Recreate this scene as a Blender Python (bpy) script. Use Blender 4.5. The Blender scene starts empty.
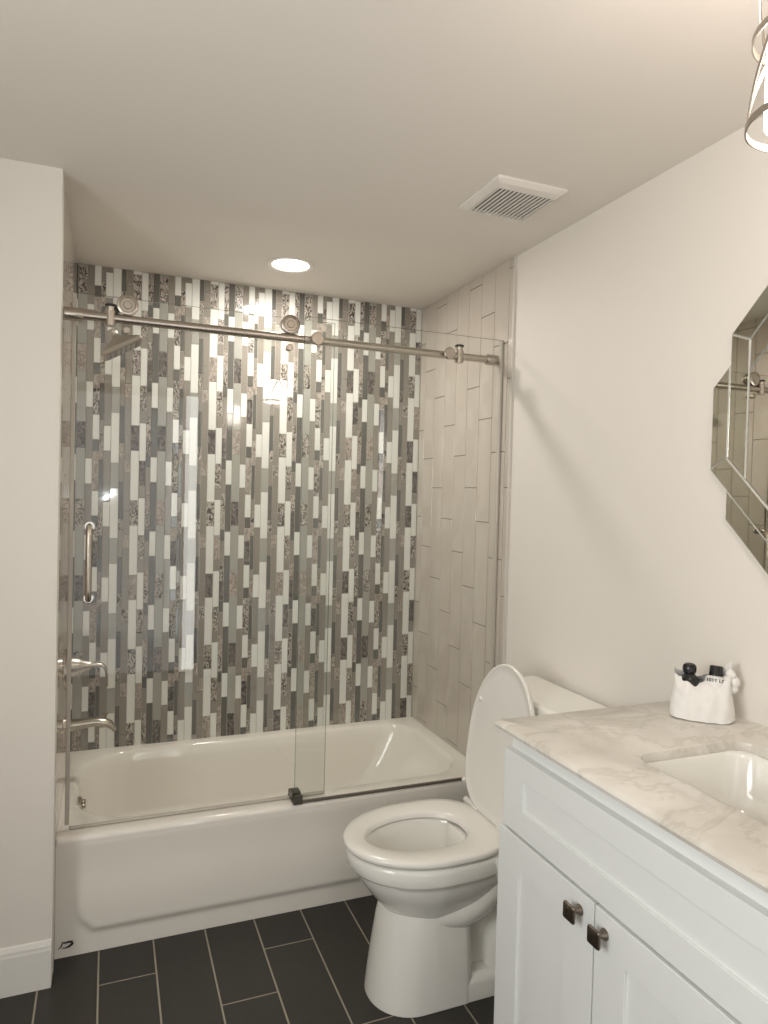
import bpy, bmesh, math, random
from mathutils import Vector, Matrix
random.seed(7)
PI = math.pi
C = bpy.context.scene.collection
sc = bpy.context.scene

# ------------------------------------------------------------------ camera, light, exposure
F_PX, YAW, PITCH, ROLL = 692.545, 0.378634, -0.023190, 0.025112
CAM = Vector((0.13466, -3.06038, 1.44822))
fw = Vector((math.sin(YAW)*math.cos(PITCH), math.cos(YAW)*math.cos(PITCH), math.sin(PITCH)))
r0 = Vector((math.cos(YAW), -math.sin(YAW), 0)); u0 = r0.cross(fw)
rt = math.cos(ROLL)*r0 + math.sin(ROLL)*u0
up = -math.sin(ROLL)*r0 + math.cos(ROLL)*u0
cd = bpy.data.cameras.new('camera'); cam = bpy.data.objects.new('camera', cd); C.objects.link(cam)
cam.matrix_world = Matrix(((rt.x, up.x, -fw.x, CAM.x), (rt.y, up.y, -fw.y, CAM.y), (rt.z, up.z, -fw.z, CAM.z), (0, 0, 0, 1)))
cd.sensor_fit = 'HORIZONTAL'; cd.sensor_width = 36.0; cd.lens = F_PX/768*36.0; cd.clip_start = 0.02
sc.camera = cam

sc.view_settings.view_transform = 'Standard'; sc.view_settings.look = 'None'
sc.view_settings.gamma = 1.0; sc.view_settings.use_curve_mapping = False
sc.view_settings.exposure = 0.03
w = bpy.data.worlds.new('world'); sc.world = w; w.use_nodes = True
w.node_tree.nodes['Background'].inputs[0].default_value = (1.0, 0.93, 0.84, 1)
w.node_tree.nodes['Background'].inputs[1].default_value = 0.0
CAGE_EMIT, SPOT_EMIT, FLASH_W, DOWN_W, SIDE_FILL_W, DOOR_W, GAP_W = 29.5, 16.0, 3.8, 9.4, 34.0, 5.0, 3.7

def lamp(name, kind, loc, power, color, size=0.1, rot=(0, 0, 0), spread=None):
    d = bpy.data.lights.new(name, kind); d.energy = power; d.color = color
    if kind == 'AREA':
        d.shape = 'DISK'; d.size = size
        if spread: d.spread = spread
    else:
        d.shadow_soft_size = size
    o = bpy.data.objects.new(name, d); C.objects.link(o); o.location = loc; o.rotation_euler = rot
    return o
# the telephone's own flash lamp just below its lens
fl = CAM + rt*(-0.016) + up*(-0.045)
lamp('phone_flash', 'POINT', fl, FLASH_W, (0.90, 0.97, 1.0), 0.007)
# added fill through an invented side window, and daylight from the passage behind the open doorway
def rect_lamp(name, loc, rot, sx, sy, power):
    o = lamp(name, 'AREA', loc, power, (1.0, 1.0, 1.0), sx, rot); o.data.shape = 'RECTANGLE'; o.data.size_y = sy; return o
rect_lamp('side_fill_light', (-1.02, -2.70, 1.60), (0, -PI/2, 0), 1.0, 1.0, SIDE_FILL_W)  # unseen fill panel, added to brighten the room from the left
rect_lamp('passage_daylight', (0.28, -4.06, 1.10), (PI/2, 0, 0), 0.80, 2.16, DOOR_W)
rect_lamp('passage_gap_daylight', (0.742, -4.05, 1.11), (PI/2, 0, 0), 0.095, 2.18, GAP_W)
# the beam of the recessed lamp over the tub
lamp('tub_downlight', 'AREA', (0.788, -0.356, 2.340), DOWN_W, (1.0, 0.94, 0.87), 0.13)

# ------------------------------------------------------------------ materials
def new_mat(name):
    m = bpy.data.materials.new(name); m.use_nodes = True
    nt = m.node_tree
    return m, nt, nt.nodes['Principled BSDF']
def N(nt, typ, **kw):
    n = nt.nodes.new(typ)
    for k, v in kw.items(): setattr(n, k, v)
    return n
def pbr(name, col, rough=0.5, metal=0.0, spec=0.5, noise=0.0, nscale=30.0, bump=0.0, bscale=200.0, coat=0.0):
    m, nt, b = new_mat(name)
    b.inputs['Base Color'].default_value = (*col, 1); b.inputs['Roughness'].default_value = rough
    b.inputs['Metallic'].default_value = metal; b.inputs['Specular IOR Level'].default_value = spec
    b.inputs['Coat Weight'].default_value = coat; b.inputs['Coat Roughness'].default_value = 0.06
    tc = N(nt, 'ShaderNodeTexCoord')
    if noise:
        n = N(nt, 'ShaderNodeTexNoise'); n.inputs['Scale'].default_value = nscale; n.inputs['Detail'].default_value = 4
        nt.links.new(tc.outputs['Object'], n.inputs['Vector'])
        mx = N(nt, 'ShaderNodeMix', data_type='RGBA')
        mx.inputs[6].default_value = (*[c*(1-noise) for c in col], 1); mx.inputs[7].default_value = (*[min(1, c*(1+noise)) for c in col], 1)
        nt.links.new(n.outputs['Fac'], mx.inputs[0]); nt.links.new(mx.outputs[2], b.inputs['Base Color'])
    if bump:
        n2 = N(nt, 'ShaderNodeTexNoise'); n2.inputs['Scale'].default_value = bscale; n2.inputs['Detail'].default_value = 3
        nt.links.new(tc.outputs['Object'], n2.inputs['Vector'])
        bp = N(nt, 'ShaderNodeBump'); bp.inputs['Strength'].default_value = bump; bp.inputs['Distance'].default_value = 0.002
        nt.links.new(n2.outputs['Fac'], bp.inputs['Height']); nt.links.new(bp.outputs['Normal'], b.inputs['Normal'])
    return m
def stone(name, light, dark, scale, lo, hi, rough=0.35, dist=2.5):
    m, nt, b = new_mat(name)
    tc = N(nt, 'ShaderNodeTexCoord')
    mp = N(nt, 'ShaderNodeMapping'); mp.inputs['Scale'].default_value = (1.0, 1.0, 0.6)
    n = N(nt, 'ShaderNodeTexNoise'); n.inputs['Scale'].default_value = scale; n.inputs['Detail'].default_value = 5
    n.inputs['Distortion'].default_value = dist
    cr = N(nt, 'ShaderNodeValToRGB')
    cr.color_ramp.elements[0].position = lo; cr.color_ramp.elements[0].color = (*dark, 1)
    cr.color_ramp.elements[1].position = hi; cr.color_ramp.elements[1].color = (*light, 1)
    nt.links.new(tc.outputs['Object'], mp.inputs['Vector']); nt.links.new(mp.outputs[0], n.inputs['Vector'])
    nt.links.new(n.outputs['Fac'], cr.inputs[0]); nt.links.new(cr.outputs[0], b.inputs['Base Color'])
    b.inputs['Roughness'].default_value = rough
    return m
def glass(name, tint, r0=0.035):
    m = bpy.data.materials.new(name); m.use_nodes = True; nt = m.node_tree
    nt.nodes.remove(nt.nodes['Principled BSDF'])
    out = nt.nodes['Material Output']
    g = N(nt, 'ShaderNodeNewGeometry'); dt = N(nt, 'ShaderNodeVectorMath', operation='DOT_PRODUCT')
    nt.links.new(g.outputs['Incoming'], dt.inputs[0]); nt.links.new(g.outputs['Normal'], dt.inputs[1])
    ab = N(nt, 'ShaderNodeMath', operation='ABSOLUTE'); nt.links.new(dt.outputs['Value'], ab.inputs[0])
    om = N(nt, 'ShaderNodeMath', operation='SUBTRACT'); om.inputs[0].default_value = 1; nt.links.new(ab.outputs[0], om.inputs[1])
    pw = N(nt, 'ShaderNodeMath', operation='POWER'); pw.inputs[1].default_value = 5; nt.links.new(om.outputs[0], pw.inputs[0])
    ml = N(nt, 'ShaderNodeMath', operation='MULTIPLY_ADD'); ml.inputs[1].default_value = 1-r0; ml.inputs[2].default_value = r0
    nt.links.new(pw.outputs[0], ml.inputs[0])
    tr = N(nt, 'ShaderNodeBsdfTransparent'); tr.inputs[0].default_value = (*tint, 1)
    gl = N(nt, 'ShaderNodeBsdfGlossy'); gl.inputs['Roughness'].default_value = 0.0
    mx = N(nt, 'ShaderNodeMixShader'); nt.links.new(ml.outputs[0], mx.inputs[0])
    nt.links.new(tr.outputs[0], mx.inputs[1]); nt.links.new(gl.outputs[0], mx.inputs[2])
    nt.links.new(mx.outputs[0], out.inputs['Surface'])
    return m
def emit(name, col, s):
    m, nt, b = new_mat(name)
    b.inputs['Base Color'].default_value = (0.8, 0.8, 0.8, 1)
    b.inputs['Emission Color'].default_value = (*col, 1); b.inputs['Emission Strength'].default_value = s
    return m

M = {}
M['paint'] = pbr('wall_paint', (0.79, 0.747, 0.685), 0.55, bump=0.06, bscale=260)
M['ceil'] = pbr('ceiling_paint', (0.80, 0.755, 0.695), 0.7, bump=0.05, bscale=200)
M['trim'] = pbr('white_trim_paint', (0.80, 0.785, 0.745), 0.35)
M['edge_trim'] = pbr('pale_edge_trim', (0.62, 0.585, 0.535), 0.35)
M['tile'] = pbr('beige_glazed_tile', (0.56, 0.505, 0.44), 0.05, noise=0.03, nscale=9)
M['tile_grout'] = pbr('tan_grout', (0.17, 0.14, 0.11), 0.8)
M['floor_tile'] = pbr('charcoal_floor_tile', (0.0255, 0.0222, 0.0185), 0.42, noise=0.22, nscale=60, bump=0.05, bscale=400)
M['floor_grout'] = pbr('sand_floor_grout', (0.36, 0.32, 0.25), 0.85)
M['mg'] = pbr('mosaic_grout', (0.46, 0.43, 0.38), 0.8)
M['mW'] = pbr('white_glass_mosaic', (0.75, 0.75, 0.70), 0.07, coat=0.3)
M['mG'] = pbr('grey_green_glass_mosaic', (0.36, 0.355, 0.315), 0.07, coat=0.3)
M['mT'] = pbr('taupe_glass_mosaic', (0.265, 0.24, 0.205), 0.07, coat=0.3)
M['mD'] = pbr('dark_grey_glass_mosaic', (0.125, 0.122, 0.108), 0.07, coat=0.3)
M['mL'] = stone('pale_stone_mosaic', (0.47, 0.41, 0.355), (0.20, 0.165, 0.14), 60, 0.38, 0.60)
M['mO'] = stone('etched_stone_mosaic', (0.50, 0.45, 0.39), (0.045, 0.036, 0.031), 48, 0.44, 0.55, dist=4.0)
M['mM'] = stone('dark_marble_mosaic', (0.24, 0.21, 0.185), (0.05, 0.043, 0.039), 50, 0.42, 0.62)
M['china'] = pbr('glazed_white_china', (0.82, 0.80, 0.745), 0.07, coat=0.3)
M['enamel'] = pbr('white_tub_enamel', (0.84, 0.80, 0.73), 0.10, coat=0.3)
M['seat'] = pbr('white_seat_plastic', (0.80, 0.775, 0.725), 0.2)
M['cab'] = pbr('white_cabinet_paint', (0.79, 0.80, 0.785), 0.35)
M['nickel'] = pbr('brushed_nickel', (0.50, 0.45, 0.39), 0.27, metal=1.0)
M['satin'] = pbr('satin_nickel', (0.50, 0.44, 0.37), 0.42, metal=1.0)
M['pewter'] = pbr('dark_pewter', (0.20, 0.165, 0.135), 0.33, metal=1.0)
M['chrome'] = pbr('chrome', (0.75, 0.74, 0.72), 0.08, metal=1.0)
M['black'] = pbr('black_rubber', (0.012, 0.012, 0.012), 0.4)
M['blackgloss'] = pbr('black_plastic', (0.010, 0.010, 0.011), 0.18)
M['guide'] = pbr('smoky_plastic', (0.085, 0.075, 0.06), 0.25)
M['seal'] = pbr('clear_vinyl_seal', (0.50, 0.46, 0.40), 0.2)
M['gasket'] = pbr('dark_gasket', (0.12, 0.10, 0.08), 0.4)
M['glass'] = glass('clear_shower_glass', (0.985, 0.992, 0.985))
M['glass_edge'] = glass('green_glass_edge', (0.27, 0.33, 0.30))
M['mirror'] = pbr('mirror_silver', (0.80, 0.79, 0.74), 0.012, metal=1.0)
M['mirror_strip'] = pbr('mirror_bevel_silver', (0.62, 0.62, 0.55), 0.02, metal=1.0)
M['mirror_edge'] = pbr('mirror_edge', (0.62, 0.62, 0.57), 0.15, metal=0.6)
M['backing'] = pbr('mirror_backing', (0.03, 0.03, 0.03), 0.6)
M['vent'] = pbr('white_vent_plastic', (0.80, 0.76, 0.71), 0.35)
M['vent_dark'] = pbr('dark_vent_cavity', (0.10, 0.085, 0.07), 0.8)
M['cloth'] = pbr('white_cotton', (0.82, 0.80, 0.765), 0.9, bump=0.35, bscale=500)
M['bottle'] = pbr('white_bottle_plastic', (0.80, 0.78, 0.75), 0.3)
M['water'] = glass('toilet_water', (0.93, 0.95, 0.94), 0.03)
M['opal'] = emit('lit_opal_glass', (1.0, 0.86, 0.78), CAGE_EMIT)
M['led'] = emit('lit_led_diffuser', (1.0, 0.95, 0.88), SPOT_EMIT)
M['cage'] = pbr('cage_metal', (0.48, 0.43, 0.37), 0.32, metal=1.0)
# carrara marble
def marble():
    m, nt, b = new_mat('veined_marble')
    tc = N(nt, 'ShaderNodeTexCoord')
    n1 = N(nt, 'ShaderNodeTexNoise'); n1.inputs['Scale'].default_value = 6; n1.inputs['Detail'].default_value = 6; n1.inputs['Distortion'].default_value = 0.8
    n2 = N(nt, 'ShaderNodeTexNoise'); n2.inputs['Scale'].default_value = 4.5; n2.inputs['Detail'].default_value = 8; n2.inputs['Distortion'].default_value = 0.5
    n2.inputs['Roughness'].default_value = 0.62
    mp = N(nt, 'ShaderNodeMapping'); mp.inputs['Rotation'].default_value = (0, 0, 0.7); mp.inputs['Scale'].default_value = (1.0, 1.4, 1)
    nt.links.new(tc.outputs['Object'], n1.inputs['Vector']); nt.links.new(tc.outputs['Object'], mp.inputs['Vector']); nt.links.new(mp.outputs[0], n2.inputs['Vector'])
    s = N(nt, 'ShaderNodeMath', operation='SUBTRACT'); s.inputs[1].default_value = 0.5; nt.links.new(n2.outputs['Fac'], s.inputs[0])
    a = N(nt, 'ShaderNodeMath', operation='ABSOLUTE'); nt.links.new(s.outputs[0], a.inputs[0])
    cr = N(nt, 'ShaderNodeValToRGB'); e = cr.color_ramp.elements
    e[0].position = 0.0; e[0].color = (0.66, 0.635, 0.59, 1); e[1].position = 0.035; e[1].color = (1, 1, 1, 1)
    nt.links.new(a.outputs[0], cr.inputs[0])
    cr2 = N(nt, 'ShaderNodeValToRGB'); e = cr2.color_ramp.elements
    e[0].position = 0.30; e[0].color = (0.60, 0.56, 0.50, 1); e[1].position = 0.62; e[1].color = (0.765, 0.725, 0.665, 1)
    nt.links.new(n1.outputs['Fac'], cr2.inputs[0])
    mx = N(nt, 'ShaderNodeMix', data_type='RGBA', blend_type='MULTIPLY'); mx.inputs[0].default_value = 0.42
    nt.links.new(cr2.outputs[0], mx.inputs[6]); nt.links.new(cr.outputs[0], mx.inputs[7]); nt.links.new(mx.outputs[2], b.inputs['Base Color'])
    b.inputs['Roughness'].default_value = 0.16
    return m
M['marble'] = marble()

# ------------------------------------------------------------------ helpers
class MB:
    def __init__(s): s.v = []; s.f = []; s.m = []; s.sm = []
    def add(s, vs, fs, mi=0, smooth=False):
        o = len(s.v); s.v += [tuple(v) for v in vs]
        for f in fs: s.f.append([i+o for i in f]); s.m.append(mi); s.sm.append(smooth)
        return o
    def box(s, x0, x1, y0, y1, z0, z1, mi=0, bev=0.0, seg=2):
        bm = bmesh.new(); bmesh.ops.create_cube(bm, size=1)
        for v in bm.verts: v.co = Vector(((x0+x1)/2+v.co.x*(x1-x0), (y0+y1)/2+v.co.y*(y1-y0), (z0+z1)/2+v.co.z*(z1-z0)))
        if bev: bmesh.ops.bevel(bm, geom=bm.edges[:], offset=bev, segments=seg, profile=0.5, affect='EDGES')
        bm.verts.index_update()
        s.add([v.co for v in bm.verts], [[v.index for v in f.verts] for f in bm.faces], mi, False); bm.free()
        return s
    def loft(s, loops, mi=0, smooth=True, cap0=True, cap1=True, closed=True):
        n = len(loops[0]); vs = [p for l in loops for p in l]; fs = []
        for i in range(len(loops)-1):
            for j in range(n if closed else n-1):
                k = (j+1) % n; fs.append((i*n+j, i*n+k, (i+1)*n+k, (i+1)*n+j))
        s.add(vs, fs, mi, smooth)
        if cap0: s.add(loops[0], [list(range(n))[::-1]], mi, False)
        if cap1: s.add(loops[-1], [list(range(n))], mi, False)
        return s
    def tube(s, pts, r, n=14, mi=0, caps=True, squash=None, upv=None):
        pts = [Vector(p) for p in pts]; rs = r if isinstance(r, (list, tuple)) else [r]*len(pts)
        loops = []; prev = None
        for i, p in enumerate(pts):
            t = (pts[min(i+1, len(pts)-1)]-pts[max(i-1, 0)]).normalized()
            if prev is None:
                a = Vector(upv) if upv else (Vector((0, 0, 1)) if abs(t.z) < 0.9 else Vector((0, 1, 0)))
            else: a = prev
            a = (a-t*a.dot(t)).normalized(); prev = a; b = t.cross(a)
            sq = squash[i] if isinstance(squash, (list, tuple)) else (squash or 1.0)
            loops.append([p+a*(rs[i]*sq*math.cos(q))+b*(rs[i]*math.sin(q)) for q in [2*PI*k/n for k in range(n)]])
        return s.loft(loops, mi, True, caps, caps)
    def lathe(s, prof, o, d, n=28, mi=0):          # prof: (distance along d, radius)
        o = Vector(o); d = Vector(d).normalized()
        a = Vector((0, 0, 1)) if abs(d.z) < 0.9 else Vector((1, 0, 0))
        a = (a-d*a.dot(d)).normalized(); b = d.cross(a)
        loops = [[o+d*h+a*(r*math.cos(q))+b*(r*math.sin(q)) for q in [2*PI*k/n for k in range(n)]] for h, r in prof]
        return s.loft(loops, mi, True)
    def build(s, name, mats, parent=None, auto=35, loc=None):
        me = bpy.data.meshes.new(name)
        off = Vector((0, 0, 0))
        root = parent
        if parent is not None:
            while root.parent: root = root.parent
            off = Vector(root.location)
        elif loc is not None: off = Vector(loc)
        me.from_pydata([tuple(Vector(v)-off) for v in s.v], [], s.f)
        mats = mats if isinstance(mats, (list, tuple)) else [mats]
        for m in mats: me.materials.append(M[m])
        for p, mi, sm in zip(me.polygons, s.m, s.sm): p.material_index = mi; p.use_smooth = sm
        bm = bmesh.new(); bm.from_mesh(me); bmesh.ops.remove_doubles(bm, verts=bm.verts[:], dist=1e-5)
        bmesh.ops.recalc_face_normals(bm, faces=bm.faces[:])
        ca = math.radians(auto)
        for e in bm.edges:
            if len(e.link_faces) == 2 and e.calc_face_angle(0) > ca: e.smooth = False
        bm.to_mesh(me); bm.free(); me.update()
        o = bpy.data.objects.new(name, me); C.objects.link(o)
        if parent is not None: o.parent = parent
        elif loc is not None: o.location = loc
        return o
def tag(o, label, cat, group=None):
    o['label'] = label; o['category'] = cat
    if group: o['group'] = group
    return o
def thing(name, loc, label, cat, group=None):
    o = bpy.data.objects.new(name, None); C.objects.link(o); o.location = loc; o.empty_display_size = 0.05
    return tag(o, label, cat, group)
def struct(mb, name, mats, **kw):
    o = mb.build(name, mats, **kw); o['kind'] = 'structure'; return o
def rrect(x0, x1, y0, y1, z, r, m=8, sub=6):
    """rounded rectangle loop in the x-y plane, counter-clockwise, fixed vertex count"""
    r = r if isinstance(r, (list, tuple)) else [r]*4     # corner order: x1y0, x1y1, x0y1, x0y0
    cs = [(x1-r[0], y0+r[0], -PI/2, r[0]), (x1-r[1], y1-r[1], 0, r[1]), (x0+r[2], y1-r[2], PI/2, r[2]), (x0+r[3], y0+r[3], PI, r[3])]
    arcs = [[Vector((cx+q*math.cos(a0+PI/2*i/m), cy+q*math.sin(a0+PI/2*i/m), z)) for i in range(m+1)] for cx, cy, a0, q in cs]
    out = []
    for i in range(4):
        out += arcs[i]; a = arcs[i][-1]; b = arcs[(i+1) % 4][0]
        out += [a.lerp(b, k/(sub+1)) for k in range(1, sub+1)]
    return out

# ------------------------------------------------------------------ the room shell
L, H = 1.524, 2.351
YB = -3.9                                           # wall behind the camera
XL = -0.95
# floor of long charcoal tiles
fb = MB(); fb.box(XL, 1.6, YB-2.2, 0.05, -0.03, -0.0016, 1)
px_, py_, g = 0.1625, 0.600, 0.0024
k = -7
while 0.1265+k*px_ < 1.6:
    xa = 0.1265+k*px_; ph = -0.918+0.2*(k % 3)
    for j in range(-2, 9):
        y1 = ph-j*py_+0; y0 = y1-py_
        x0, x1, a, b = max(xa+g, XL), min(xa+px_-g, 1.58), max(y0+g, YB-2.1), min(y1-g, 0.0)
        if x1-x0 > 0.01 and b-a > 0.01:
            i = 0.001
            fb.add([(x0, a, -0.0016), (x1, a, -0.0016), (x1, b, -0.0016), (x0, b, -0.0016), (x0+i, a+i, 0), (x1-i, a+i, 0), (x1-i, b-i, 0), (x0+i, b-i, 0)],
                   [(4, 5, 6, 7), (0, 1, 5, 4), (1, 2, 6, 5), (2, 3, 7, 6), (3, 0, 4, 7)], 0)
    k += 1
struct(fb, 'floor', ['floor_tile', 'floor_grout'])
cb = MB()
hx, hy, hr = 0.788, -0.356, 0.079                   # the hole for the recessed lamp
ring = [(hx+hr*math.cos(2*PI*i/32), hy+hr*math.sin(2*PI*i/32)) for i in range(32)]
sq = []
for i in range(32):
    c_, s_ = math.cos(2*PI*i/32), math.sin(2*PI*i/32); q = 0.16/max(abs(c_), abs(s_)); sq.append((hx+q*c_, hy+q*s_))
cb.add([(x, y, H) for x, y in ring]+[(x, y, H) for x, y in sq], [(i, (i+1) % 32, 32+(i+1) % 32, 32+i) for i in range(32)])
cb.add([(x, y, H) for x, y in ring]+[(x, y, H+0.06) for x, y in ring], [(i, (i+1) % 32, 32+(i+1) % 32, 32+i) for i in range(32)])
def pl(x0, x1, y0, y1): cb.add([(x0, y0, H), (x1, y0, H), (x1, y1, H), (x0, y1, H)], [(0, 1, 2, 3)])
pl(XL-.05, hx-.16, YB-2.2, .05); pl(hx+.16, 1.6, YB-2.2, .05); pl(hx-.16, hx+.16, YB-2.2, hy-.16); pl(hx-.16, hx+.16, hy+.16, .05)
cb.box(XL-.05, 1.6, YB-2.2, 0.05, H+0.06, H+0.10)
struct(cb, 'ceiling', 'ceil')
def tilebox(mb, P, uax, vax, nax, u0, u1, v0, v1, h, bev, mi, tilt=0.0):
    """one tile: rectangle in (u,v) on the plane through P, raised h along nax"""
    P, uax, vax, nax = Vector(P), Vector(uax), Vector(vax), Vector(nax)
    tu, tv = random.uniform(-tilt, tilt), random.uniform(-tilt, tilt)
    base = [(u0, v0), (u1, v0), (u1, v1), (u0, v1)]
    top = [(u0+bev, v0+bev), (u1-bev, v0+bev), (u1-bev, v1-bev), (u0+bev, v1-bev)]
    uc, vc = (u0+u1)/2, (v0+v1)/2
    vs = [P+uax*u+vax*v for u, v in base]+[P+uax*u+vax*v+nax*(h+(u-uc)*tu+(v-vc)*tv) for u, v in top]
    mb.add(vs, [(4, 5, 6, 7), (0, 1, 5, 4), (1, 2, 6, 5), (2, 3, 7, 6), (3, 0, 4, 7)], mi)
# back wall: the sheet of the mosaic repeats every 0.3115 x 0.311 m; every column is given as its top z and its run of pieces
mo = MB(); mo.box(-0.05, 1.60, 0.0014, 0.10, 0.0, H, 0)
MI = {'W': 1, 'G': 2, 'T': 3, 'D': 4, 'L': 5, 'O': 6, 'M': 7}
PX, PZ = 0.3115, 0.311
COLS = [(0.0320, .934, 'GW', (.104, .207)), (0.0190, 1.015, 'OTD', (.053, .103, .155)), (0.0260, .950, 'LTT', (.055, .157, .099)),
        (0.0330, 1.092, 'SW', (.104, .207)), (0.0265, 1.103, 'WOT', (.156, .104, .051)), (0.0190, .974, 'DTLO', (.051, .104, .070, .086)),
        (0.0260, .964, 'WD', (.105, .206)), (0.0340, 1.096, 'SG', (.106, .205)), (0.0260, .949, 'WT', (.103, .208)),
        (0.0260, 1.128, 'WDLO', (.101, .047, .056, .107)), (0.0165, .948, 'DTOL', (.153, .051, .051, .056)), (0.0275, 1.085, 'WT', (.102, .209))]
ZB = 0.372
for rep in range(-1, 5):
    x = 0.4505-PX+rep*PX
    for wd, zt, seq, lens in COLS:
        xa, xb = x+.0008, x+wd-.0008; x += wd
        if xb < 0.004 or xa > L-0.004: continue
        xa, xb = max(xa, 0.002), min(xb, L-0.002)
        z = zt+PZ*5
        while z > ZB:
            for ch, ln in zip(seq, lens):
                za, zb = max(z-ln+.0008, ZB), min(z-.0008, H-0.001); z -= ln
                if zb-za < 0.004: continue
                c = ch
                if ch == 'S': c = random.choice('LOMO')
                elif ch == 'O': c = random.choice('OOOML')
                elif ch == 'L': c = random.choice('LLLO')
                elif ch == 'D': c = 'D'
                tilebox(mo, (0, 0.0014, 0), (1, 0, 0), (0, 0, 1), (0, -1, 0), xa, xb, za, zb, 0.0018 if c in 'WGTD' else 0.0014, 0.0006, MI[c], 0.005 if c in 'WGTD' else 0.0)
struct(mo, 'wall_back', ['mg', 'mW', 'mG', 'mT', 'mD', 'mL', 'mO', 'mM'])
# right wall: drywall, with beige running-bond tiles set upright inside the tub alcove
YT = -0.815
def tiled(mb, X, nx, ylim):
    k = 0
    while True:
        y1 = 0.0 if k == 0 else -0.057-0.1045*(k-1); y0 = -0.057-0.1045*k
        if y1 <= ylim+0.004: break
        ph = 2.1765-0.1372*(k % 3); z = ph+0.4115*2
        while z > 0.30:
            a, b = max(z-0.4115+.0014, 0.0), min(z-.0014, H); z -= 0.4115
            if b-a < .004: continue
            tilebox(mb, (X, 0, 0), (0, 1, 0), (0, 0, 1), (nx, 0, 0), max(y0, ylim)+.0014, y1-.0014, a, b, 0.0014, 0.0010, 1, 0.0012)
        k += 1
rw = MB(); rw.box(L+0.007, L+0.12, YB-2.2, 0.05, 0, H, 0); rw.box(L+0.0014, L+0.007, YT, 0, 0, H, 2)
tiled(rw, L+0.0014, -1, YT)
struct(rw, 'wall_right', ['paint', 'tile', 'tile_grout'])
# left: a short return wall whose end faces the room, tiled on its tub side
YW = -0.873
lw = MB(); lw.box(XL-.05, -0.007, YW, 0.05, 0, H, 0); lw.box(-0.007, -0.0014, YT+.005, 0, 0, H, 2); lw.box(-0.008, 0.0, YW+.0005, YT, 0, H, 0)
tiled(lw, -0.0014, 1, YT+.005)
struct(lw, 'wall_left', ['paint', 'tile', 'tile_grout'])
tb = MB(); tb.box(-0.0015, 0.0015, YT-.001, YT+.006, 0.0, H, 0); struct(tb, 'trim_1', 'edge_trim')
tb = MB(); tb.box(L-0.0015, L+0.008, YT-.012, YT, 0.0, H, 0); struct(tb, 'trim_2', 'edge_trim')
# baseboard on the front of the return wall
bb = MB()
prof = [(0, 0.0), (0.010, 0.0), (0.010, 0.110), (0.0085, 0.117), (0.0085, 0.123), (0.004, 0.136), (0, 0.138)]
bb.loft([[(x, YW-d, z) for d, z in prof] for x in (XL, -0.0005)], 0, False)
struct(bb, 'baseboard_left', 'trim')
# walls beside and behind the camera, with the doorway to the passage
ow = MB(); WY0, WY1, WZ0, WZ1 = -3.20, -2.20, 1.1, 2.1
ow.box(XL-.08, XL, YB-2.2, WY0, 0, H); ow.box(XL-.08, XL, WY1, YW, 0, H); ow.box(XL-.08, XL, WY0, WY1, 0, WZ0); ow.box(XL-.08, XL, WY0, WY1, WZ1, H)
struct(ow, 'wall_side', 'paint')
wf = MB()  # made-up window out of view, added to house the side fill lamp
for a in ((WY0-.06, WY0, WZ0-.06, WZ1+.06), (WY1, WY1+.06, WZ0-.06, WZ1+.06), (WY0, WY1, WZ1, WZ1+.06), (WY0, WY1, WZ0-.06, WZ0)): wf.box(XL, XL+.014, *a, bev=.003)
for a in ((WY0, WY0+.035, WZ0, WZ1), (WY1-.035, WY1, WZ0, WZ1), (WY0, WY1, WZ1-.035, WZ1), (WY0, WY1, WZ0, WZ0+.035), (WY0, WY1, 1.585, 1.615)): wf.box(XL-.045, XL-.015, *a)
wo = struct(wf, 'added_window_1', 'trim')
wp = MB(); wp.box(XL-.033, XL-.029, WY0+.03, WY1-.03, WZ0+.03, WZ1-.03); wp.build('pane', 'glass', wo)
bw = MB(); DX0, DX1, DH = -0.14, 0.80, 2.23
bw.box(XL, DX0, YB-.11, YB, 0, H); bw.box(DX1, 1.6, YB-.11, YB, 0, H); bw.box(DX0, DX1, YB-.11, YB, DH, H)
struct(bw, 'wall_rear', 'paint')
cs = MB()
cs.box(DX0-.07, DX0, YB, YB+.015, 0, H-.002, bev=.003); cs.box(DX1, DX1+.07, YB, YB+.015, 0, H-.002, bev=.003); cs.box(DX0, DX1, YB, YB+.015, DH, H-.002, bev=.003)
struct(cs, 'trim_3', 'trim')
pw_ = MB(); pw_.box(XL-.08, 1.6, YB-2.3, YB-2.2, 0, H); struct(pw_, 'wall_passage', 'paint')

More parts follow.
